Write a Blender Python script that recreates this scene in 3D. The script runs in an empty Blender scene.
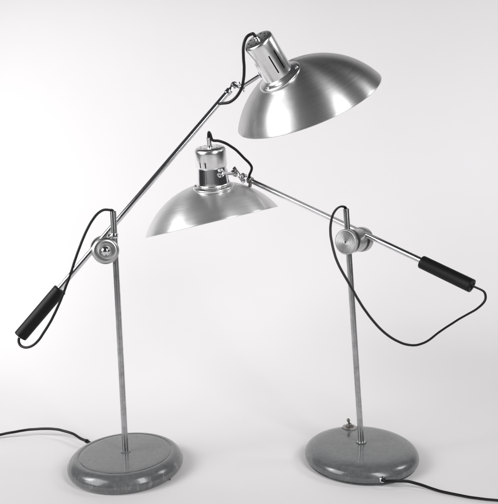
import bpy, bmesh, math, random
from mathutils import Vector, Matrix
random.seed(4)

# measured positions in metres (z up, the camera looks along +y)
K = {'cam': {'fwd': (0.0, 0.99313, -0.11698),
         'lens': 44.29539,
         'loc': (0.0, 0.0, 0.55238),
         'right': (0.9998, -0.00233, -0.01978),
         'up': (0.01992, 0.11695, 0.99294)},
 'lamps': [{'A': (-0.25742, 1.17291, 0.42649),
            'C': (-0.24939, 1.14818, 0.42649),
            'D': (-0.35479, -0.34409, 0.86933),
            'Hf': (-0.42511, 1.11842, 0.27225),
            'Hn': (-0.35482, 1.14126, 0.35653),
            'J': (-0.02334, 1.24896, 0.73574),
            'J2': (-0.00823, 1.2403, 0.73055),
            'N': (-0.50146, -0.49143, 0.71207),
            'R': 0.15057,
            'Rs': 0.17279,
            'S': (0.15317, 1.2986, 0.62832),
            'armoff': 0.026,
            'axis': (0.30902, -0.95106, 0.0),
            'base': (-0.24636, 1.14687, 0.0),
            'foot': (-0.24636, 1.14687, 0.03683),
            'grommet': (-0.34825, 1.24471, 0.014),
            'hb': 0.03683,
            'head_cord': [(-0.05098, 1.23053, 0.69886), (-0.03156, 1.21802, 0.69964), (-0.01772, 1.20804, 0.70862), (-0.0078, 1.19838, 0.72287),
                          (-0.00344, 1.18994, 0.73949), (-0.00225, 1.18205, 0.75865), (-0.00308, 1.17544, 0.77899), (-0.00277, 1.17189, 0.79253),
                          (3e-05, 1.16926, 0.80343), (0.0051, 1.16725, 0.81048), (0.01242, 1.16514, 0.81339)],
            'head_top': (0.02124, 1.16837, 0.80667),
            'k': 0.58465,
            'knob': (-0.26296, 1.13136, 0.42625),
            'loop': [(-0.42511, 1.11842, 0.27225), (-0.428, 1.11784, 0.2668), (-0.42392, 1.11307, 0.25724), (-0.40953, 1.10719, 0.25405),
                     (-0.39276, 1.10448, 0.26213), (-0.37267, 1.10381, 0.28705), (-0.35234, 1.10419, 0.32081), (-0.33532, 1.10493, 0.35766),
                     (-0.32189, 1.10714, 0.39084), (-0.31239, 1.11054, 0.41785), (-0.29756, 1.11932, 0.4566), (-0.27994, 1.12931, 0.48915),
                     (-0.26626, 1.13865, 0.50078), (-0.25551, 1.14558, 0.50059), (-0.25072, 1.14808, 0.49631), (-0.2498, 1.14712, 0.48747)],
            'neck': (0.06286, 1.20916, 0.74757),
            'power': [(-0.34825, 1.24471, 0.014), (-0.36125, 1.2536, 0.015), (-0.38722, 1.27811, 0.017), (-0.41038, 1.29125, 0.018),
                      (-0.43349, 1.30215, 0.018), (-0.46273, 1.3071, 0.017), (-0.49573, 1.30989, 0.014), (-0.52955, 1.30401, 0.011),
                      (-0.55196, 1.30036, 0.008), (-0.58134, 1.28662, 0.005), (-0.61544, 1.24788, 0.005)],
            'rim': (0.1231, 1.26943, 0.702),
            'top': (-0.24995, 1.14842, 0.49849),
            'tube_end': (-0.03395, 1.24552, 0.72356)},
           {'A': (0.2098, 1.18941, 0.42987),
            'C': (0.18749, 1.16375, 0.42987),
            'D': (-0.21157, 0.05495, 0.97582),
            'Hf': (0.37962, 1.04178, 0.36319),
            'Hn': (0.3097, 1.10257, 0.40058),
            'J': (-0.00859, 1.37925, 0.55841),
            'N': (-0.06008, -0.25034, 0.96629),
            'R': 0.15057,
            'Rs': 0.17279,
            'S': (-0.06313, 1.37323, 0.37669),
            'armoff': 0.034,
            'axis': (-0.65606, -0.75471, 0.0),
            'base': (0.21229, 1.16203, 0.0),
            'foot': (0.21229, 1.16203, 0.03683),
            'grommet': (0.22903, 1.06271, 0.013),
            'hb': 0.03683,
            'head_cord': [(-0.06671, 1.2973, 0.63455), (-0.05744, 1.30029, 0.6315), (-0.04083, 1.30625, 0.62518), (-0.02297, 1.3152, 0.61312),
                          (-0.00869, 1.32634, 0.59872), (0.004, 1.3385, 0.58621), (0.00923, 1.346, 0.57756), (0.00847, 1.35166, 0.57019),
                          (0.00466, 1.35884, 0.56195), (0.00296, 1.36658, 0.55226)],
            'head_top': (-0.07706, 1.3014, 0.61806),
            'hole': (0.20882, 1.06544, 0.013),
            'k': 0.58465,
            'knob': (0.18102, 1.15374, 0.43169),
            'loop': [(0.18381, 1.16264, 0.48163), (0.18204, 1.1596, 0.49417), (0.17126, 1.15611, 0.49771), (0.1587, 1.1491, 0.48736),
                     (0.1507, 1.13707, 0.46355), (0.15103, 1.12276, 0.43416), (0.15967, 1.10521, 0.39817), (0.17597, 1.08935, 0.36623),
                     (0.19849, 1.07022, 0.32432), (0.22489, 1.05552, 0.28985), (0.25196, 1.04649, 0.26941), (0.27953, 1.04123, 0.26213),
                     (0.30059, 1.03922, 0.26806), (0.32513, 1.03846, 0.2869), (0.36045, 1.03836, 0.30961), (0.39221, 1.03903, 0.32831),
                     (0.40167, 1.04005, 0.34109), (0.39957, 1.04115, 0.35322), (0.38731, 1.04164, 0.3603), (0.37962, 1.04178, 0.36319)],
            'neck': (-0.07237, 1.32092, 0.54269),
            'power': [(0.22903, 1.06271, 0.013), (0.23374, 1.05541, 0.0145), (0.25227, 1.04514, 0.015), (0.27565, 1.04688, 0.0125),
                      (0.29684, 1.04106, 0.0085), (0.3168, 1.03128, 0.005), (0.33616, 1.02146, 0.0035), (0.35542, 1.01212, 0.0035),
                      (0.38223, 1.00063, 0.0035), (0.41348, 0.99345, 0.0035), (0.44902, 0.98945, 0.0035), (0.5003, 0.99075, 0.0035)],
            'rim': (-0.08106, 1.37789, 0.4594),
            'switch': (0.20231, 1.24018, 0.03283),
            'top': (0.18349, 1.16403, 0.49337),
            'tube_end': (0.0064, 1.36622, 0.54915)}]}

scene = bpy.context.scene
COL = scene.collection
PI = math.pi
V = Vector

# ------------------------------------------------------------------ materials
def new_mat(name):
    m = bpy.data.materials.new(name); m.use_nodes = True
    nt = m.node_tree; nt.nodes.clear()
    out = nt.nodes.new('ShaderNodeOutputMaterial')
    b = nt.nodes.new('ShaderNodeBsdfPrincipled')
    nt.links.new(b.outputs[0], out.inputs[0])
    return m, nt, b

def node(nt, t, **kw):
    n = nt.nodes.new(t)
    for k, v in kw.items():
        if k in n.inputs: n.inputs[k].default_value = v
        else: setattr(n, k, v)
    return n

def ramp(nt, src, stops):
    r = nt.nodes.new('ShaderNodeValToRGB')
    e = r.color_ramp.elements
    while len(e) < len(stops): e.new(.5)
    for el, (p, c) in zip(e, stops):
        el.position = p; el.color = (c, c, c, 1) if not isinstance(c, tuple) else (*c, 1)
    nt.links.new(src, r.inputs[0])
    return r

def noise(nt, scale, detail=4, rough=.55, vec=None):
    n = node(nt, 'ShaderNodeTexNoise'); n.inputs['Scale'].default_value = scale
    n.inputs['Detail'].default_value = detail; n.inputs['Roughness'].default_value = rough
    if vec is None:
        tc = nt.nodes.new('ShaderNodeTexCoord'); vec = tc.outputs['Object']
    nt.links.new(vec, n.inputs['Vector'])
    return n

def bump(nt, b, src, strength, dist=.001):
    bp = nt.nodes.new('ShaderNodeBump'); bp.inputs['Strength'].default_value = strength
    bp.inputs['Distance'].default_value = dist
    nt.links.new(src, bp.inputs['Height']); nt.links.new(bp.outputs[0], b.inputs['Normal'])

def math_node(nt, op, a, b=None):
    m = nt.nodes.new('ShaderNodeMath'); m.operation = op
    for i, x in enumerate((a, b)):
        if x is None: continue
        if isinstance(x, (int, float)): m.inputs[i].default_value = x
        else: nt.links.new(x, m.inputs[i])
    return m.outputs[0]

def mat_spun(name, col=.62, rough=(.26, .40), aniso=.75, ring=900, rot=0.0, streak=.4, smudge=9, satin=0.0, dent=0.0):
    """turned aluminium: fine rings round the object's own z axis"""
    m, nt, b = new_mat(name)
    b.inputs['Metallic'].default_value = 1
    tc = nt.nodes.new('ShaderNodeTexCoord')
    sx = nt.nodes.new('ShaderNodeSeparateXYZ'); nt.links.new(tc.outputs['Object'], sx.inputs[0])
    x2 = math_node(nt, 'MULTIPLY', sx.outputs[0], sx.outputs[0]); y2 = math_node(nt, 'MULTIPLY', sx.outputs[1], sx.outputs[1])
    rad = math_node(nt, 'SQRT', math_node(nt, 'ADD', x2, y2))
    prof = math_node(nt, 'SUBTRACT', rad, sx.outputs[2])
    nx = math_node(nt, 'DIVIDE', sx.outputs[0], math_node(nt, 'ADD', rad, .0005))
    ny = math_node(nt, 'DIVIDE', sx.outputs[1], math_node(nt, 'ADD', rad, .0005))
    cb = nt.nodes.new('ShaderNodeCombineXYZ')
    nt.links.new(math_node(nt, 'MULTIPLY', nx, 1.6), cb.inputs[0])
    nt.links.new(math_node(nt, 'MULTIPLY', ny, 1.6), cb.inputs[1])
    nt.links.new(math_node(nt, 'MULTIPLY', prof, ring), cb.inputs[2])
    nr = noise(nt, 1.0, 5, .6, cb.outputs[0])
    nb = noise(nt, smudge, 5, .6)
    nd = noise(nt, 60, 3, .6)
    mix = node(nt, 'ShaderNodeMix', data_type='FLOAT'); mix.inputs[0].default_value = 1 - streak
    nt.links.new(nr.outputs[0], mix.inputs[2]); nt.links.new(nb.outputs[0], mix.inputs[3])
    mr = node(nt, 'ShaderNodeMapRange'); nt.links.new(mix.outputs[0], mr.inputs[0])
    mr.inputs[1].default_value = .3; mr.inputs[2].default_value = .7
    mr.inputs[3].default_value = rough[0]; mr.inputs[4].default_value = rough[1]
    nt.links.new(mr.outputs[0], b.inputs['Roughness'])
    cr = ramp(nt, mix.outputs[0], [(.34, col * .84), (.5, col), (.70, col * 1.10)])
    # a few faint dark specks of age
    sp = ramp(nt, nd.outputs[0], [(.24, .72), (.31, 1.0)])
    mm = node(nt, 'ShaderNodeMix', data_type='RGBA', blend_type='MULTIPLY'); mm.inputs[0].default_value = .8
    nt.links.new(cr.outputs[0], mm.inputs[6]); nt.links.new(sp.outputs[0], mm.inputs[7])
    nt.links.new(mm.outputs[2], b.inputs['Base Color'])
    b.inputs['Anisotropic'].default_value = aniso
    b.inputs['Anisotropic Rotation'].default_value = rot
    tg = node(nt, 'ShaderNodeTangent', direction_type='RADIAL', axis='Z')
    nt.links.new(tg.outputs[0], b.inputs['Tangent'])
    bump(nt, b, nr.outputs[0], .07, .0003)
    if dent:
        dn = noise(nt, 17, 2, .5, None)
        b2 = nt.nodes.new('ShaderNodeBump'); b2.inputs['Strength'].default_value = dent; b2.inputs['Distance'].default_value = .004
        nt.links.new(dn.outputs[0], b2.inputs['Height'])
        first = b.inputs['Normal'].links[0].from_node
        nt.links.new(b2.outputs[0], first.inputs['Normal'])
    if satin:
        b3 = nt.nodes.new('ShaderNodeBsdfPrincipled'); b3.inputs['Metallic'].default_value = 1
        b3.inputs['Roughness'].default_value = .62
        nt.links.new(mm.outputs[2], b3.inputs['Base Color'])
        nt.links.new(b.inputs['Normal'].links[0].from_socket, b3.inputs['Normal'])
        mx = nt.nodes.new('ShaderNodeMixShader'); mx.inputs[0].default_value = satin
        nt.links.new(b.outputs[0], mx.inputs[1]); nt.links.new(b3.outputs[0], mx.inputs[2])
        nt.links.new(mx.outputs[0], nt.nodes['Material Output'].inputs[0])
    return m

def mat_metal(name, col, rough, sc=60, bump_s=.05, lo=.85):
    m, nt, b = new_mat(name)
    b.inputs['Metallic'].default_value = 1
    n = noise(nt, sc, 6, .65)
    c = ramp(nt, n.outputs[0], [(.3, tuple(x * lo for x in col)), (.6, col)])
    nt.links.new(c.outputs[0], b.inputs['Base Color'])
    r = ramp(nt, n.outputs[0], [(.3, rough * 1.5), (.65, rough)])
    nt.links.new(r.outputs[0], b.inputs['Roughness'])
    bump(nt, b, n.outputs[0], bump_s, .0006)
    return m

def mat_paint(name, col, wear):
    """old hammered enamel: glossy, mottled, rubbed on the rim"""
    m, nt, b = new_mat(name)
    tc = nt.nodes.new('ShaderNodeTexCoord')
    n1 = noise(nt, 26, 6, .62); n2 = noise(nt, 150, 4, .6)
    mp = nt.nodes.new('ShaderNodeMapping'); mp.inputs['Scale'].default_value = (1, 1, .25)
    nt.links.new(tc.outputs['Object'], mp.inputs[0])
    n3 = noise(nt, 120, 6, .72, mp.outputs[0])
    mixn = math_node(nt, 'ADD', math_node(nt, 'MULTIPLY', n1.outputs[0], .45), math_node(nt, 'MULTIPLY', n2.outputs[0], .55))
    c = ramp(nt, mixn, [(.3, tuple(x * .72 for x in col)), (.5, col), (.70, tuple(x * 1.32 for x in col))])
    # rubbed streaks only where the rim bulges
    sx = nt.nodes.new('ShaderNodeSeparateXYZ'); nt.links.new(tc.outputs['Object'], sx.inputs[0])
    x2 = math_node(nt, 'MULTIPLY', sx.outputs[0], sx.outputs[0]); y2 = math_node(nt, 'MULTIPLY', sx.outputs[1], sx.outputs[1])
    rad = math_node(nt, 'SQRT', math_node(nt, 'ADD', x2, y2))
    rim = node(nt, 'ShaderNodeMapRange'); nt.links.new(rad, rim.inputs[0])
    rim.inputs[1].default_value = .098; rim.inputs[2].default_value = .108
    st = ramp(nt, n3.outputs[0], [(.54, 0.0), (.66, 1.0)])
    f = math_node(nt, 'MULTIPLY', math_node(nt, 'MULTIPLY', rim.outputs[0], st.outputs[0]), wear)
    mm = node(nt, 'ShaderNodeMix', data_type='RGBA'); nt.links.new(f, mm.inputs[0])
    nt.links.new(c.outputs[0], mm.inputs[6]); mm.inputs[7].default_value = (.30, .30, .305, 1)
    nt.links.new(mm.outputs[2], b.inputs['Base Color'])
    r = ramp(nt, n1.outputs[0], [(.3, .15), (.7, .27)])
    nt.links.new(r.outputs[0], b.inputs['Roughness'])
    b.inputs['Specular IOR Level'].default_value = .55
    b.inputs['Coat Weight'].default_value = .35; b.inputs['Coat Roughness'].default_value = .12
    ad = math_node(nt, 'ADD', n1.outputs[0], math_node(nt, 'MULTIPLY', n2.outputs[0], .25))
    vo = nt.nodes.new('ShaderNodeTexVoronoi'); vo.feature = 'SMOOTH_F1'; vo.inputs['Scale'].default_value = 210
    nt.links.new(tc.outputs['Object'], vo.inputs['Vector'])
    ad = math_node(nt, 'ADD', ad, math_node(nt, 'MULTIPLY', vo.outputs['Distance'], .30))
    bump(nt, b, ad, .085, .0012)
    return m

def mat_plain(name, col, rough, sc=120, var=.25, bump_s=.1, spec=.5):
    m, nt, b = new_mat(name)
    n = noise(nt, sc, 5, .6)
    c = ramp(nt, n.outputs[0], [(.3, tuple(x * (1 - var) for x in col)), (.7, tuple(x * (1 + var) for x in col))])
    nt.links.new(c.outputs[0], b.inputs['Base Color'])
    b.inputs['Roughness'].default_value = rough
    b.inputs['Specular IOR Level'].default_value = spec
    bump(nt, b, n.outputs[0], bump_s, .0005)
    return m

M_SHADE_L = mat_spun('spun_aluminium_shade', .56, (.28, .44), .80, 900, rot=.25, streak=.55, satin=.13, dent=.12)
M_SHADE_R = mat_spun('spun_aluminium_shade_pale', .70, (.28, .42), .75, 900, rot=.25, streak=.55, satin=.30, dent=.12)
M_CAP = mat_spun('turned_aluminium', .84, (.20, .30), .4, 700)
M_KNOB = mat_spun('turned_aluminium_knob', .55, (.24, .36), .7, 2600, streak=.85, smudge=60)
M_CHROME = mat_metal('chrome', (.78, .78, .79), .06, 90, .02, .94)
M_STEEL = mat_metal('dull_steel_tube', (.50, .50, .505), .22, 85, .06, .72)
M_ARM = mat_metal('polished_steel_tube', (.74, .74, .75), .11, 90, .03, .9)
M_DARK = mat_metal('aged_nickel', (.40, .38, .365), .28, 200, .2, .5)
M_PAINT_L = mat_paint('grey_hammered_enamel_worn', (.124, .127, .130), .75)
M_PAINT_R = mat_paint('grey_hammered_enamel', (.116, .122, .1235), .3)
M_GRIP = mat_plain('black_bakelite_grip', (.0045, .0045, .005), .45, 260, .4, .2, .28)
M_CORD = mat_plain('black_cord', (.0040, .0040, .0045), .38, 300, .3, .08, .36)
M_INNER_SHADOW = mat_plain('painted_inner_shadow', (.006, .006, .006), .8)  # near-black colour standing for the shadow within the housing
M_WHITE = mat_plain('white_enamel_inside', (.80, .80, .79), .35, 30, .03, .05)

m, nt, b = new_mat('studio_paper')
n = noise(nt, 1.3, 5, .5)
c = ramp(nt, n.outputs[0], [(.3, (.800, .784, .791)), (.7, (.828, .813, .820))])
nt.links.new(c.outputs[0], b.inputs['Base Color']); b.inputs['Roughness'].default_value = .7
b.inputs['Specular IOR Level'].default_value = .25
n2 = noise(nt, 900, 3, .6); bump(nt, b, n2.outputs[0], .05, .0005)
M_PAPER = m

# ------------------------------------------------------------------ mesh tools
WORLD = {}

def frame(o, z, xhint=(1, 0, 0)):
    z = V(z).normalized(); x = V(xhint); x = (x - z * x.dot(z))
    if x.length < 1e-4: x = V((0, 1, 0)) - z * z.y
    x.normalize(); y = z.cross(x)
    m = Matrix((x, y, z)).transposed().to_4x4(); m.translation = V(o)
    return m

def link(name, me, mats, parent=None, M=None):
    o = bpy.data.objects.new(name, me); COL.objects.link(o)
    for mt in (mats if isinstance(mats, (list, tuple)) else [mats]): me.materials.append(mt)
    M = M or Matrix()
    WORLD[o] = M
    if parent is not None:
        o.parent = parent; o.matrix_basis = WORLD[parent].inverted() @ M
    else: o.matrix_basis = M
    return o

def finish(bm, name, smooth=35):
    bmesh.ops.remove_doubles(bm, verts=bm.verts, dist=1e-6)
    bmesh.ops.recalc_face_normals(bm, faces=bm.faces)
    me = bpy.data.meshes.new(name); bm.to_mesh(me); bm.free()
    for p in me.polygons: p.use_smooth = True
    me.set_sharp_from_angle(angle=math.radians(smooth))
    return me

def lathe_bm(bm, prof, seg=64, M=Matrix(), close=False, mi=None):
    rings = []
    for r, z in prof:
        if r < 1e-7: rings.append([bm.verts.new(M @ V((0, 0, z)))])
        else: rings.append([bm.verts.new(M @ V((r * math.cos(2 * PI * i / seg), r * math.sin(2 * PI * i / seg), z))) for i in range(seg)])
    pairs = list(zip(range(len(rings) - 1), range(1, len(rings))))
    if close: pairs.append((len(rings) - 1, 0))
    for k, (a_, b_) in enumerate(pairs):
        A, B = rings[a_], rings[b_]
        for i in range(seg):
            j = (i + 1) % seg
            if len(A) == 1 and len(B) == 1: continue
            if len(A) == 1: f = bm.faces.new((A[0], B[i], B[j]))
            elif len(B) == 1: f = bm.faces.new((A[i], A[j], B[0]))
            else: f = bm.faces.new((A[i], A[j], B[j], B[i]))
            if mi: f.material_index = mi(k)
    return bm

def lathe(name, prof, mat, parent, M, seg=64, smooth=35, close=False, mi=None):
    bm = lathe_bm(bmesh.new(), prof, seg, close=close, mi=mi)
    return link(name, finish(bm, name, smooth), mat, parent, M)

def rod_prof(L, r, ch=.0006):
    return [(0, 0), (r - ch, 0), (r, ch), (r, L - ch), (r - ch, L), (0, L)]

def rod(name, a, b, r, mat, parent, seg=32, ch=.0006):
    a, b = V(a), V(b)
    return lathe(name, rod_prof((b - a).length, r, ch), mat, parent, frame(a, b - a), seg)

def smooth_path(pts, n=10):
    pts = [V(p) for p in pts]; out = []
    P = [pts[0] * 2 - pts[1]] + pts + [pts[-1] * 2 - pts[-2]]
    for i in range(1, len(P) - 2):
        p0, p1, p2, p3 = P[i - 1:i + 3]
        # centripetal spacing keeps tight bends from looping over
        t0 = 0; t1 = t0 + max((p1 - p0).length, 1e-5) ** .5; t2 = t1 + max((p2 - p1).length, 1e-5) ** .5; t3 = t2 + max((p3 - p2).length, 1e-5) ** .5
        for k in range(n):
            t = t1 + (t2 - t1) * k / n
            A1 = p0 * ((t1 - t) / (t1 - t0)) + p1 * ((t - t0) / (t1 - t0))
            A2 = p1 * ((t2 - t) / (t2 - t1)) + p2 * ((t - t1) / (t2 - t1))
            A3 = p2 * ((t3 - t) / (t3 - t2)) + p3 * ((t - t2) / (t3 - t2))
            B1 = A1 * ((t2 - t) / (t2 - t0)) + A2 * ((t - t0) / (t2 - t0))
            B2 = A2 * ((t3 - t) / (t3 - t1)) + A3 * ((t - t1) / (t3 - t1))
            out.append(B1 * ((t2 - t) / (t2 - t1)) + B2 * ((t - t1) / (t2 - t1)))
    out.append(pts[-1])
    for _ in range(4):
        out = [out[0]] + [(out[i - 1] + out[i] * 2 + out[i + 1]) / 4 for i in range(1, len(out) - 1)] + [out[-1]]
    return out

def section(w, h, n=20):
    """a round cord when w == h, else a flat twin cord with a groove down each face"""
    if abs(w - h) < 1e-6:
        return [(w / 2 * math.cos(2 * PI * i / n), w / 2 * math.sin(2 * PI * i / n)) for i in range(n)]
    r = h / 2; d = w / 2 - r; s = []
    for i in range(n // 2 + 1):
        a = -PI / 2 - .0 + PI * i / (n // 2); s.append((d + r * math.cos(a), r * math.sin(a)))
    s.append((0, r * .72))
    for i in range(n // 2 + 1):
        a = PI / 2 + PI * i / (n // 2); s.append((-d + r * math.cos(a), r * math.sin(a)))
    s.append((0, -r * .72))
    return s

def cord(name, pts, w, h, parent, twist=0.0, start_side=(0, 0, 1), n=10, M=None):
    path = smooth_path(pts, n)
    ph = [random.uniform(0, 6.3) for _ in range(6)]; s_ = 0.0
    for i in range(1, len(path) - 1):      # old flex is never a perfect curve
        s_ += (path[i] - path[i - 1]).length
        e = min(1, i / 12, (len(path) - 1 - i) / 12) * .00010
        path[i] = path[i] + V((math.sin(s_ * 130 + ph[0]) + .6 * math.sin(s_ * 310 + ph[1]), math.sin(s_ * 110 + ph[2]), math.sin(s_ * 150 + ph[3]) + .6 * math.sin(s_ * 270 + ph[4]))) * e
    sec = section(w, h)
    M = M or Matrix.Translation(path[0]); Mi = M.inverted()
    bm = bmesh.new(); rings = []
    side = V(start_side)
    N = len(path)
    for i, p in enumerate(path):
        t = (path[min(i + 1, N - 1)] - path[max(i - 1, 0)]).normalized()
        side = (side - t * side.dot(t)).normalized(); up = t.cross(side)
        a = twist * i / (N - 1)
        sx = side * math.cos(a) + up * math.sin(a); sy = up * math.cos(a) - side * math.sin(a)
        rings.append([bm.verts.new(Mi @ (p + sx * u + sy * v)) for u, v in sec])
    k = len(sec)
    for A, B in zip(rings, rings[1:]):
        for i in range(k): bm.faces.new((A[i], A[(i + 1) % k], B[(i + 1) % k], B[i]))
    bm.faces.new(rings[0]); bm.faces.new(rings[-1])
    return link(name, finish(bm, name, 50), M_CORD, parent, M)

def box_bm(bm, M, sx, sy, sz, bev=0.0):
    g = bmesh.new()
    bmesh.ops.create_cube(g, size=1, matrix=Matrix.Diagonal((sx, sy, sz, 1)))
    if bev: bmesh.ops.bevel(g, geom=g.edges[:], offset=bev, segments=2, affect='EDGES', profile=.5)
    me = bpy.data.meshes.new('tmp'); g.to_mesh(me); g.free()
    me.transform(M); bm.from_mesh(me); bpy.data.meshes.remove(me)

def cut(o, cutter_bm):
    """boolean cut, applied at once; the cutter is deleted again"""
    me = finish(cutter_bm, 'cutter'); c = bpy.data.objects.new('cutter', me); COL.objects.link(c)
    c.matrix_world = WORLD[o]
    md = o.modifiers.new('cut', 'BOOLEAN'); md.object = c; md.operation = 'DIFFERENCE'; md.solver = 'EXACT'
    bpy.context.view_layer.update()
    dg = bpy.context.evaluated_depsgraph_get()
    nm = bpy.data.meshes.new_from_object(o.evaluated_get(dg)); nm.name = o.name
    o.modifiers.clear(); old = o.data; o.data = nm; bpy.data.meshes.remove(old)
    bpy.data.objects.remove(c); bpy.data.meshes.remove(me)
    for p in nm.polygons: p.use_smooth = True
    nm.set_sharp_from_angle(angle=math.radians(35))

def screw(name, p, axis, r, h, mat, parent, rot=.6, slot=True):
    """slotted round-head screw"""
    M = frame(p, axis, (math.cos(rot), math.sin(rot), .2))
    prof = [(0, -.002), (r, -.002), (r, h * .45), (r * .8, h * .85), (r * .4, h), (0, h)]
    o = lathe(name, prof, mat, parent, M, 24)
    if slot:
        bm = bmesh.new(); box_bm(bm, Matrix.Translation((0, 0, h)), r * 3, r * .35, h * .9); cut(o, bm)
    return o

# ------------------------------------------------------------------ setting
bm = bmesh.new()
prof = [(-1.6, 0)] + [(y, 0) for y in (-.5, .5, 1.0, 1.3)]
y0, R0 = 1.35, 1.15
for i in range(49):
    a = PI / 2 * i / 48; prof.append((y0 + R0 * math.sin(a), R0 - R0 * math.cos(a)))
prof += [(y0 + R0, 1.6), (y0 + R0, 2.3)]
xs = [-2.6 + 5.2 * i / 24 for i in range(25)]
grid = [[bm.verts.new((x, y, z)) for x in xs] for y, z in prof]
for A, B in zip(grid, grid[1:]):
    for i in range(len(xs) - 1): bm.faces.new((A[i], A[i + 1], B[i + 1], B[i]))
bd = link('backdrop', finish(bm, 'backdrop', 80), M_PAPER)
bd['kind'] = 'structure'
bd['label'] = 'seamless white studio paper curving up behind the lamps'

# ------------------------------------------------------------------ lamp parts
def make_base(k, root, L, B):
    h = L['hb']
    if k == 0:
        prof = [(0, .0335), (.070, .0330), (.0835, .0325), (.0864, .0320), (.0876, .0311), (.0890, .0319), (.0920, .0322), (.0975, .0308),
                (.1030, .0268), (.1072, .0215), (.1095, .0165), (.1100, .0125), (.1088, .0075), (.1055, .0025), (.1020, .0000), (.0980, 0), (.0975, .004), (0, .004)]
    else:
        prof = [(0, .0350), (.030, .0348), (.060, .0340), (.080, .0332), (.092, .0310), (.1002, .0278), (.1062, .0228), (.1094, .0172),
                (.1100, .0125), (.1092, .0080), (.1070, .0056), (.1050, .0052), (.1046, .0030), (.1040, 0), (.1000, 0), (.0995, .004), (0, .004)]
    # refine the outline so that the enamel reads smooth
    fine = []
    P = [prof[0]] + prof + [prof[-1]]
    for i in range(1, len(P) - 2):
        p0, p1, p2, p3 = P[i - 1:i + 3]
        for t in (0, .25, .5, .75):
            fine.append(tuple(.5 * (2 * p1[c] + (p2[c] - p0[c]) * t + (2 * p0[c] - 5 * p1[c] + 4 * p2[c] - p3[c]) * t * t + (-p0[c] + 3 * p1[c] - 3 * p2[c] + p3[c]) * t ** 3) for c in (0, 1)))
    fine = [(max(0, r), max(0, z)) for r, z in fine]
    fine.append(prof[-1])
    return lathe('base', fine, M_PAINT_L if k == 0 else M_PAINT_R, root, Matrix.Translation(B), 128, 40)

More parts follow.
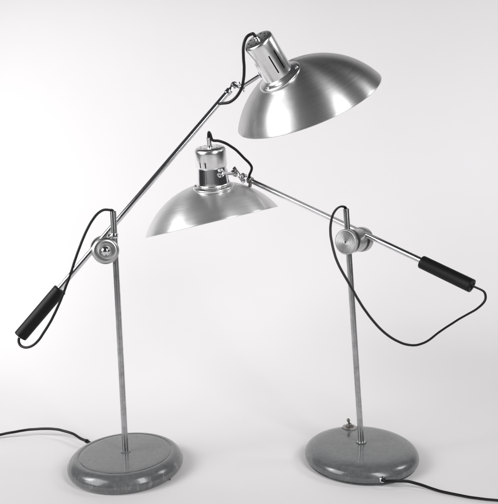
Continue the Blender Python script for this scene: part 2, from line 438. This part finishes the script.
def make_lamp(k, L, label, group):
    B = V(L['base'])
    root = bpy.data.objects.new('desk_lamp', None); COL.objects.link(root)
    root.empty_display_size = .05
    root.location = B; WORLD[root] = Matrix.Translation(B)
    root['label'] = label; root['category'] = 'desk lamp'; root['group'] = group
    base = make_base(k, root, L, B)
    foot, top, n = V(L['foot']), V(L['top']), V(L['axis'])
    foot = foot - (top - foot).normalized() * .004
    pd = (top - foot).normalized()
    RP = .0056
    # hollow pole, so the loop of cord can drop into its open end
    Lp = (top - foot).length
    pole = lathe('pole', [(0, 0), (RP, 0), (RP, Lp - .0006), (RP - .0006, Lp), (RP - .0012, Lp), (RP - .0012, Lp - .02), (0, Lp - .02)], M_STEEL, root, frame(foot, pd), 32)
    cz = .0335 if k == 0 else .0348
    if k == 0:
        lathe('collar', [(0, 0), (.0105, 0), (.0105, .0006), (.0085, .0016), (.0068, .0022), (0, .0022)], M_PAINT_L, pole, frame(foot.lerp(top, 0) * 1 + pd * (cz - foot.z - .0003), pd), 32)
    else:
        lathe('collar', [(0, 0), (.0100, 0), (.0100, .0024), (.0092, .0030), (0, .0030)], M_STEEL, pole, frame(foot + pd * (cz - foot.z - .0004), pd), 6, 20)
    # ---- clamp: two turned discs that squeeze pole and arm
    K0 = V(L['knob']); ao = L['armoff']
    F = frame(K0, n, (1, 0, 0))
    t_arm = -(.0118 + ao)
    body_end = t_arm + .0056
    rb = .0215 if k == 0 else .0222
    clamp = lathe('clamp', [(0, -.006), (.0085, -.006), (.0085, -.0180), (rb - .0015, -.0180), (rb, -.0192), (rb, body_end - .002), (rb - .001, body_end - .0003), (.0070, body_end), (.0070, t_arm - .0055), (0, t_arm - .0055)],
                  M_KNOB, root, F, 96)
    rk = .0245 if k == 0 else .0240
    if k == 0:
        lathe('knob', [(0, .0010), (.0100, .0010), (.0106, .0004), (.0114, .0004), (.0122, .0014), (.0175, .0022), (.0200, .0018), (.0215, .0008), (.0232, -.0002), (rk, -.0016), (rk, -.0052), (rk - .0012, -.0062), (0, -.0062)], M_KNOB, clamp, F, 96, 28)
        lathe('knob_cap', [(.0096, .0008), (.0094, .0026), (.0080, .0052), (.0055, .0074), (.0028, .0085), (0, .0088)], M_CHROME, clamp, F, 48, 60)
    else:
        prof = [(0, -.0030), (.0021, -.0030), (.0021, .0008), (.0050, .0009), (.0053, .0004), (.0060, .0004), (.0063, .0010)]
        r = .0085
        while r < .0215:
            prof += [(r, .0010), (r + .0003, .0007), (r + .0008, .0007), (r + .0011, .0010)]; r += .0030
        prof += [(.0222, .0009), (rk, -.0008), (rk, -.0056), (rk - .0010, -.0064), (0, -.0064)]
        lathe('knob', prof, M_KNOB, clamp, F, 96, 28)
    t2 = t_arm - .0055
    lathe('back_plate', [(0, t2), (.0225, t2), (rk, t2 - .0012), (rk, t2 - .0105), (rk - .0015, t2 - .0120), (0, t2 - .0120)], M_KNOB, clamp, F, 96)
    if k == 0:
        # small clamp block and set screw seated under the pole's open end
        q = V(L['C']) + pd * .026
        bm = bmesh.new(); lathe_bm(bm, [(.0057, -.0045), (.0068, -.0045), (.0072, -.0035), (.0072, .0035), (.0068, .0045), (.0057, .0045)], 32, close=True)
        ring = link('pole_ring', finish(bm, 'pole_ring'), M_CHROME, pole, frame(q, pd))
        screw('set_screw', q + V((-.007, -.004, 0)), V((-.8, -.6, 0)), .0036, .0040, M_CHROME, ring)
    # ---- arm
    J, Hn, Hf, A0 = V(L['J']), V(L['Hn']), V(L['Hf']), V(L['tube_end'])
    ad = (J - Hf).normalized()
    RA = .0054 if k == 0 else .0055
    arm = rod('arm', Hn - ad * .02, A0, RA, M_ARM, root, 40)
    # ---- grip on the arm's tail
    gl = (Hn - Hf).length; RG = .0125 if k == 0 else .0120
    prof = [(0, .0015), (.0068, .0015), (.0072, .0003), (RG - .0018, 0), (RG - .0005, .0004), (RG, .0016)]
    prof += [(RG, .0050), (RG, .0060), (RG, gl - .0060), (RG, gl - .0050), (RG, gl - .0014), (RG - .0006, gl - .0002), (RG - .0018, gl), (RA + .0012, gl), (RA + .0010, gl - .001), (0, gl - .001)]
    GF = frame(Hf, ad)
    grip = lathe('grip', prof, M_GRIP, root, GF, 160, 60)
    for v in grip.data.vertices:          # fine lengthwise flutes between two plain bands
        if .0055 < v.co.z < gl - .0055:
            s = 1 - .024 * (.5 + .5 * math.cos(40 * math.atan2(v.co.y, v.co.x))); v.co.x *= s; v.co.y *= s
    lathe('end_bushing', [(0, -.0022), (.0030, -.0022), (.0036, -.0012), (.0038, .0020), (0, .0020)], M_CHROME if k == 0 else M_GRIP, grip, GF, 24)
    # ---- joint between arm and head
    N, P = V(L['N']), V(L['neck'])
    rn = L['rn']
    tj = J - P; tj = (tj - N * tj.dot(N)).normalized()
    camv = V((0, -1, 0)); camv = (camv - N * camv.dot(N)).normalized()
    if k == 0:
        side = (tj * .93 + camv * .36).normalized(); side = (side - N * side.dot(N)).normalized()
        at = P + N * .0190 + side * (rn - .001)
    else:
        side = (tj * .52 + camv * .86).normalized()
        at = P + N * .0285 + side * (rn - .001)
    ja = (V((0, 0, .55)) - J); ja = (ja - ad * ja.dot(ad)).normalized()   # pin axis, square to the arm
    pl = ad.cross(ja).normalized()
    # hinge cheeks: the arm ends in a fork, pinned through
    bm = bmesh.new()
    for s in (-1, 1):
        Mx = frame(J + ja * (.0042 * s), ja, ad)
        lathe_bm(bm, [(0, -.0010), (.0058, -.0010), (.0064, -.0006), (.0064, .0006), (.0058, .0010), (0, .0010)], 28, Mx)
        mid = J.lerp(A0, .55) + ja * (.0042 * s)
        box_bm(bm, frame(mid, ja, ad), (J - A0).length * .95, .0078, .0019, .0004)
    hinge = link('hinge', finish(bm, 'hinge'), M_CHROME, root, Matrix())
    # re-root the hinge on its own pin
    hinge.data.transform(Matrix.Translation(-J)); WORLD[hinge] = Matrix.Translation(J); hinge.matrix_basis = WORLD[root].inverted() @ WORLD[hinge]
    screw('hinge_screw', J + ja * .0052, ja, .0046, .0022, M_CHROME, hinge, .9)
    rod('pin', J - ja * .0075, J + ja * .0050, .0030, M_DARK, hinge, 20)
    lathe('ferrule', [(RA, -.006), (RA + .0010, -.006), (RA + .0014, -.005), (RA + .0014, .003), (RA + .0008, .0042), (.0030, .0042), (.0030, -.006)], M_DARK if k else M_CHROME, hinge, frame(A0, ad), 32, close=True)
    # tongue and rod to the housing
    rd = (at - J).normalized()
    if k == 0:
        J2 = V(L['J2']); rd = (at - J2).normalized()
        stem = rod('stem', J2 - rd * .003, at + rd * .004, .0036, M_CHROME, hinge, 28)
        lathe('washer', [(.0035, -.0008), (.0066, -.0008), (.0070, 0), (.0066, .0010), (.0035, .0010)], M_CHROME, stem, frame(at - rd * .0006, rd), 32, close=True)
        # thumb bar that tightens the joint
        q = J2 + rd * .001
        bm = bmesh.new(); bar = (rd.cross(ja)).normalized()
        box_bm(bm, Matrix.Translation(-q) @ frame((J + J2) / 2, ja, J2 - J), (J2 - J).length + .004, .0070, .0056, .0008)
        a0 = q - bar * .0110; b0 = q + bar * .0110
        lathe_bm(bm, rod_prof((b0 - a0).length, .0017), 16, Matrix.Translation(-q) @ frame(a0, b0 - a0))
        lathe_bm(bm, [(.0034, -.003), (.0052, -.003), (.0056, -.002), (.0056, .002), (.0052, .003), (.0034, .003)], 28, Matrix.Translation(-q) @ frame(q, rd), close=True)
        link('thumb_bar', finish(bm, 'thumb_bar'), M_CHROME, stem, Matrix.Translation(q))
    else:
        # stepped bracket: rosette on the housing, bar, second hinge block with its own screw, washer
        lathe('rosette', [(0, -.001), (.0085, -.001), (.0092, 0), (.0092, .0020), (.0078, .0028), (.0066, .0020), (.0050, .0020), (.0036, .0042), (0, .0046)], M_CHROME, hinge, frame(at, side), 32)
        q1 = at + side * .0035
        elbow = J + (at - J) * .42 + V((0, 0, .0035))
        bm = bmesh.new(); c0 = (q1 + elbow) / 2; Mt = Matrix.Translation(-c0)
        lathe_bm(bm, rod_prof((elbow - q1).length, .0036), 24, Mt @ frame(q1, elbow - q1))
        box_bm(bm, Mt @ frame((elbow + J) / 2 + ja * .0, ja, J - elbow), (J - elbow).length + .004, .0080, .0052, .0010)
        lathe_bm(bm, rod_prof(.014, .0062, .001), 28, Mt @ frame(elbow - ja * .007, ja))
        br = link('bracket', finish(bm, 'bracket'), M_CHROME, hinge, Matrix.Translation(c0))
        up = V((.25, -.25, 1)).normalized()
        screw('bracket_screw', elbow + V((.002, -.002, .0055)), up, .0048, .0038, M_DARK, hinge, .3)
        lathe('washer', [(.0030, -.0012), (.0068, -.0012), (.0074, 0), (.0068, .0012), (.0030, .0012)], M_CHROME, hinge, frame(J + (A0 - J) * .25, ad), 32, close=True)
        # knurled locking nut with a clamping ear
        bm = bmesh.new(); q = A0 + ad * .001
        lathe_bm(bm, [(.0052, -.0045), (.0072, -.0045), (.0082, -.0035), (.0082, .0035), (.0072, .0045), (.0052, .0045)], 10, frame((0, 0, 0), ad), close=True)
        lathe_bm(bm, rod_prof(.010, .0038, .0008), 16, frame(V((-.001, -.005, -.014)), V((.15, -.1, 1))))
        link('lock_nut', finish(bm, 'lock_nut', 25), M_DARK, hinge, Matrix.Translation(q))
    # ---- shade: a spun cap of a sphere, white inside
    C, D, S, R, Rs = V(L['rim']), V(L['D']), V(L['S']), L['R'], L['Rs']
    SF = frame(C, D, tj)
    zc = -(C - S).length            # sphere centre on the shade's own axis, below the rim
    amax = math.asin(R / Rs); th = .0011
    out = []; inn = []
    for i in range(49):
        a = amax * i / 48
        out.append((Rs * math.sin(a), zc + Rs * math.cos(a)))
        inn.append(((Rs - th) * math.sin(a), zc + (Rs - th) * math.cos(a)))
    out[0] = (0, out[0][1]); inn[0] = (0, inn[0][1])
    lip = [(R + .0001, -.0004), (R + .0001, -.0008), (R - .0002, -.0012), (R - .0008, -.0012), (R - th - .0001, -.0007)]
    prof = out + lip + inn[::-1]
    shade = lathe('shade', prof, [M_SHADE_L if k == 0 else M_SHADE_R, M_WHITE], root, SF, 192, 40, mi=lambda q: 1 if q > 50 else 0)
    # ---- lamp housing
    HF = frame(P, N, tj)
    ht = L['ht']
    housing_col = M_CAP
    fl = lathe  # alias
    if k == 0:
        r0, r1 = rn + .0012, rn
        prof = [(r0 - .0012, -.006), (r0, -.006), (r0, .004), (r1 + .0002, ht * .5), (r1, ht - .0060), (r1 - .0006, ht - .0035), (r1 - .0020, ht - .0014), (r1 - .0042, ht - .0002), (r1 - .007, ht), (.0025, ht + .0004),
                (.0025, ht - .001), (r1 - .0065, ht - .0012), (r1 - .0030, ht - .0030), (r1 - .0012, ht - .0060), (r1 - .0010, ht * .5)]
        housing = lathe('housing', prof, M_CAP, root, HF, 96, 30, close=True)
        cap = housing; c_lo, c_r = 0, r1
    else:
        r0, r1 = rn, rn + .0022
        zs = ht * .50
        prof = [(r0, -.006), (r0 + .0040, -.006), (r0 + .0036, .004), (r0 + .0027, .010), (r0 - .0002, zs - .0022), (r0 + .0004, zs - .0015), (r0 + .0004, zs + .001), (r0 - .0014, zs + .001)]
        housing = lathe('housing', prof, M_CHROME, root, HF, 96, 30, close=True)
        prof = [(r0 - .0006, zs), (r0 + .0014, zs), (r0 + .0018, zs + .0008), (r1, ht - .0100), (r1 - .0004, ht - .0065), (r1 - .0020, ht - .0030), (r1 - .0050, ht - .0008), (r1 - .0085, ht), (.0030, ht + .0006),
                (.0030, ht - .0006), (r1 - .0080, ht - .0012), (r1 - .0045, ht - .0020), (r1 - .0014, ht - .0065), (r1 - .0011, ht - .0100), (r0 + .0004, zs + .001)]
        cap = lathe('cap', prof, M_CAP, housing, HF, 96, 30, close=True); c_r = r1
    # slots and vent holes cut through the metal
    bm = bmesh.new()
    ca = math.atan2(camv.dot(HF.to_3x3() @ V((0, 1, 0))), camv.dot(HF.to_3x3() @ V((1, 0, 0))))
    for deg, z0, z1 in L['slots']:
        a = ca + math.radians(deg)
        box_bm(bm, Matrix.Rotation(a, 4, 'Z') @ Matrix.Translation((c_r, 0, (z0 + z1) / 2)), .012, .0024, z1 - z0)
    for i in range(9):
        a = 2 * PI * (i + .3) / 9 + ca
        lathe_bm(bm, rod_prof(.012, .0023, .0001), 16, Matrix.Translation((math.cos(a) * c_r * .60, math.sin(a) * c_r * .60, ht - .006)))
    cut(cap, bm)
    # near-black core added behind the slots, painting in the shadow inside the housing
    lathe('shadow_core', [(0, -.004), (rn - .006, -.004), (rn - .006, ht - .012), (0, ht - .012)], M_INNER_SHADOW, housing, HF, 48)
    # flange ring seated on the shade
    rf = .0440
    flange = lathe('flange', [(rn - .001, .0044), (rn + .0018 + .0022 * k, .0040), (rn + .0034 + .0018 * k, .0022), (rf - .0080, .0002), (rf - .0030, -.0016), (rf - .0006, -.0032), (rf, -.0044), (rf - .001, -.0085), (rn - .001, -.0070)], M_CAP, housing, HF, 96, 50, close=True)
    for deg in L['screws']:
        a = ca + math.radians(deg)
        p_ = HF @ V(((rf - .0055) * math.cos(a), (rf - .0055) * math.sin(a), -.0006))
        screw('flange_screw', p_, N, .0034, .0026, M_DARK if k else M_CHROME, flange, a)
    # cord grip on top of the housing
    T = V(L['head_top']); T = P + N * ht
    gh = .0060 if k == 0 else .0200
    gr = .0052 if k == 0 else .0048
    if k == 0:
        grip2 = lathe('cord_nut', [(.0028, -.001), (gr + .0012, -.001), (gr + .0012, .0012), (gr, .0018), (gr, gh - .0006), (gr - .0006, gh), (.0028, gh)], M_CHROME, housing, frame(T, N), 32, close=True)
    else:
        grip2 = lathe('cord_nut', [(.0034, -.001), (gr + .0020, -.001), (gr + .0020, .0012), (gr, .0020), (gr, gh - .0006), (gr - .0006, gh), (.0034, gh)], M_CHROME, housing, frame(T, N), 32, close=True)
    # ---- cords
    hc = [V(p) for p in L['head_cord']]
    if k == 0:
        path = hc + [T + N * .0115 + (hc[-1] - T - N * .01) * .12, T + N * .004, T - N * .006]
        cord('head_cord', path, .0056, .0056, root)
    else:
        w = V((1, 0, 0)); w = (w - N * w.dot(N)).normalized()
        path = [T - N * .004 - w * .0008, T + N * .012 - w * .0006, T + N * .0245, T + N * .0300 + w * .0016, T + N * .0255 + w * .0040, T + N * .0175 + w * .0056, T + N * .0130 + w * .0082] + hc[1:]
        cord('head_cord', path, .0056, .0056, root)
    loop = [V(p) for p in L['loop']]
    if k == 0:
        loop[0] = Hf + ad * .004
        loop[-1] = top - pd * .012; loop[-2] = top + pd * .0012 + V((-.0006, -.0006, 0))
        cord('loop_cord', loop, .0047, .0047, root)
    else:
        loop[0] = top - pd * .012; loop[1] = top + pd * .0014 - V((.0006, 0, 0))
        loop[-1] = Hf + ad * .004
        cord('loop_cord', loop, .0062, .0036, root, twist=.9, start_side=(0, 0, 1))
    pw = [V(p) for p in L['power']]
    if k == 0:
        inn_ = (B - pw[0]); inn_.z = 0; inn_.normalize()
        pw = [pw[0] + inn_ * .012] + pw
        cord('power_cord', pw, .0056, .0056, root)
        lathe('cord_bushing', [(.0026, -.004), (.0040, -.004), (.0042, 0), (.0038, .0030), (.0034, .0040), (.0028, .0040)], M_CORD, base, frame(pw[1], -inn_), 28, close=True)
    else:
        inn_ = (B - pw[0]); inn_.z = 0; inn_.normalize()
        g = B - inn_ * .1085; g.z = .0135
        pw = [g + inn_ * .012, g - inn_ * .006] + pw[2:]
        cord('power_cord', pw, .0058, .0032, root, twist=1.0, start_side=(0, 0, 1))
        lathe('cord_bushing', [(.0030, -.004), (.0058, -.004), (.0062, 0), (.0060, .0022), (.0050, .0036), (.0036, .0036), (.0030, .0020)], M_CHROME, base, frame(g, -inn_), 28, close=True)
        # empty screw hole beside the bushing
        hb_ = V(L['hole']); d_ = (hb_ - B); d_.z = 0; d_.normalize(); p_ = B + d_ * .1086; p_.z = .0135
        lathe('screw_hole', [(0, 0), (.0012, 0), (.0016, .0003), (.0019, .0013), (.0015, .0015), (.0012, .0004)], M_DARK, base, frame(p_, d_), 20)
        # toggle switch near the back of the base
        sw = V(L['switch']); sw.z = 0
        rr_ = (sw - B).length; sw.z = .0327 if rr_ > .08 else .0335
        bm = bmesh.new()
        lathe_bm(bm, [(0, -.004), (.0162, -.004), (.0162, .0010), (.0150, .0022), (.0090, .0030), (.0082, .0024), (0, .0024)], 8)
        lathe_bm(bm, [(.0040, .0022), (.0078, .0022), (.0082, .0030), (.0078, .0062), (.0070, .0066), (.0040, .0066)], 6, close=True)
        lathe_bm(bm, [(.0028, .0050), (.0046, .0050), (.0046, .0086), (.0038, .0094), (.0028, .0094)], 20, close=True)
        ts = link('toggle_switch', finish(bm, 'toggle_switch', 25), M_DARK, base, Matrix.Translation(sw))
        lathe('lever', [(0, 0), (.0018, 0), (.0019, .005), (.0030, .0076), (.0036, .0098), (.0032, .0118), (.0017, .0132), (0, .0136)], M_DARK, base, frame(sw + V((0, 0, .0075)), (-.30, -.12, 1)), 24)
    if k == 0:
        # the foot that shows under the rim at the right
        lathe('foot', [(0, -.001), (.0016, -.001), (.0018, .0050), (.0014, .0056), (0, .0056)], M_DARK, base, Matrix.Translation(B + V((.0915, -.0525, .001))), 20)
    return root

L0, L1 = K['lamps']
L0.update(rn=.0285, ht=.081, slots=[(-4, .0155, .053), (24, .0155, .055)], screws=[-62, 58, 178])
L1.update(rn=.0310, ht=.080, slots=[(-41, .0425, .0540), (-19, .0425, .0540)], screws=[28, -88, 150])
make_lamp(0, L0, 'metal desk lamp whose arm rises to the higher shade, its grip hanging low at left', 'pair of adjustable desk lamps')
make_lamp(1, L1, 'metal desk lamp with the lower shade and a toggle switch on its smooth grey base', 'pair of adjustable desk lamps')

# ------------------------------------------------------------------ light
def area(name, loc, target, sx, sy, power, col=(1, 1, 1), spread=180):
    l = bpy.data.lights.new(name, 'AREA'); l.shape = 'RECTANGLE'; l.size = sx; l.size_y = sy
    l.energy = power; l.color = col; l.spread = math.radians(spread)
    o = bpy.data.objects.new(name, l); COL.objects.link(o)
    z = (V(loc) - V(target)).normalized()
    o.matrix_world = frame(loc, z, V((0, 0, 1)).cross(z))
    return o

area('softbox_key', (-1.45, .30, 1.05), (0, 1.1, .40), .95, 1.30, 18)
area('softbox_fill', (.85, .0, 1.10), (.0, 1.15, .35), .38, 1.25, 15)
def spot(name, loc, target, power, cone, blend, rad=.12):
    l = bpy.data.lights.new(name, 'SPOT'); l.energy = power; l.spot_size = math.radians(cone); l.spot_blend = blend; l.shadow_soft_size = rad
    o = bpy.data.objects.new(name, l); COL.objects.link(o)
    o.matrix_world = frame(loc, V(loc) - V(target))
spot('background_spot', (-2.3, .8, 1.6), (-.30, 2.40, .33), 215, 72, 1.0, .55)
spot('background_spot', (2.4, 1.35, 1.9), (.25, 2.40, .33), 122, 74, 1.0, .4)

w = bpy.data.worlds.new('World'); scene.world = w; w.use_nodes = True
bg = w.node_tree.nodes['Background']; bg.inputs[0].default_value = (.95, .95, 1, 1); bg.inputs[1].default_value = .05

# ------------------------------------------------------------------ camera
c = K['cam']
cd = bpy.data.cameras.new('camera'); cam = bpy.data.objects.new('camera', cd); COL.objects.link(cam)
m3 = Matrix((V(c['right']), V(c['up']), -V(c['fwd']))).transposed()
cam.matrix_world = Matrix.Translation(V(c['loc'])) @ m3.to_4x4()
cd.lens = c['lens']; cd.sensor_width = 36; cd.sensor_fit = 'AUTO'; cd.clip_end = 50; cd.clip_start = .05
scene.camera = cam
scene.view_settings.view_transform = 'Standard'; scene.view_settings.look = 'None'
scene.view_settings.exposure = 0; scene.view_settings.gamma = 1
scene.cycles.max_bounces = 10; scene.cycles.glossy_bounces = 6
scene.render.film_transparent = False
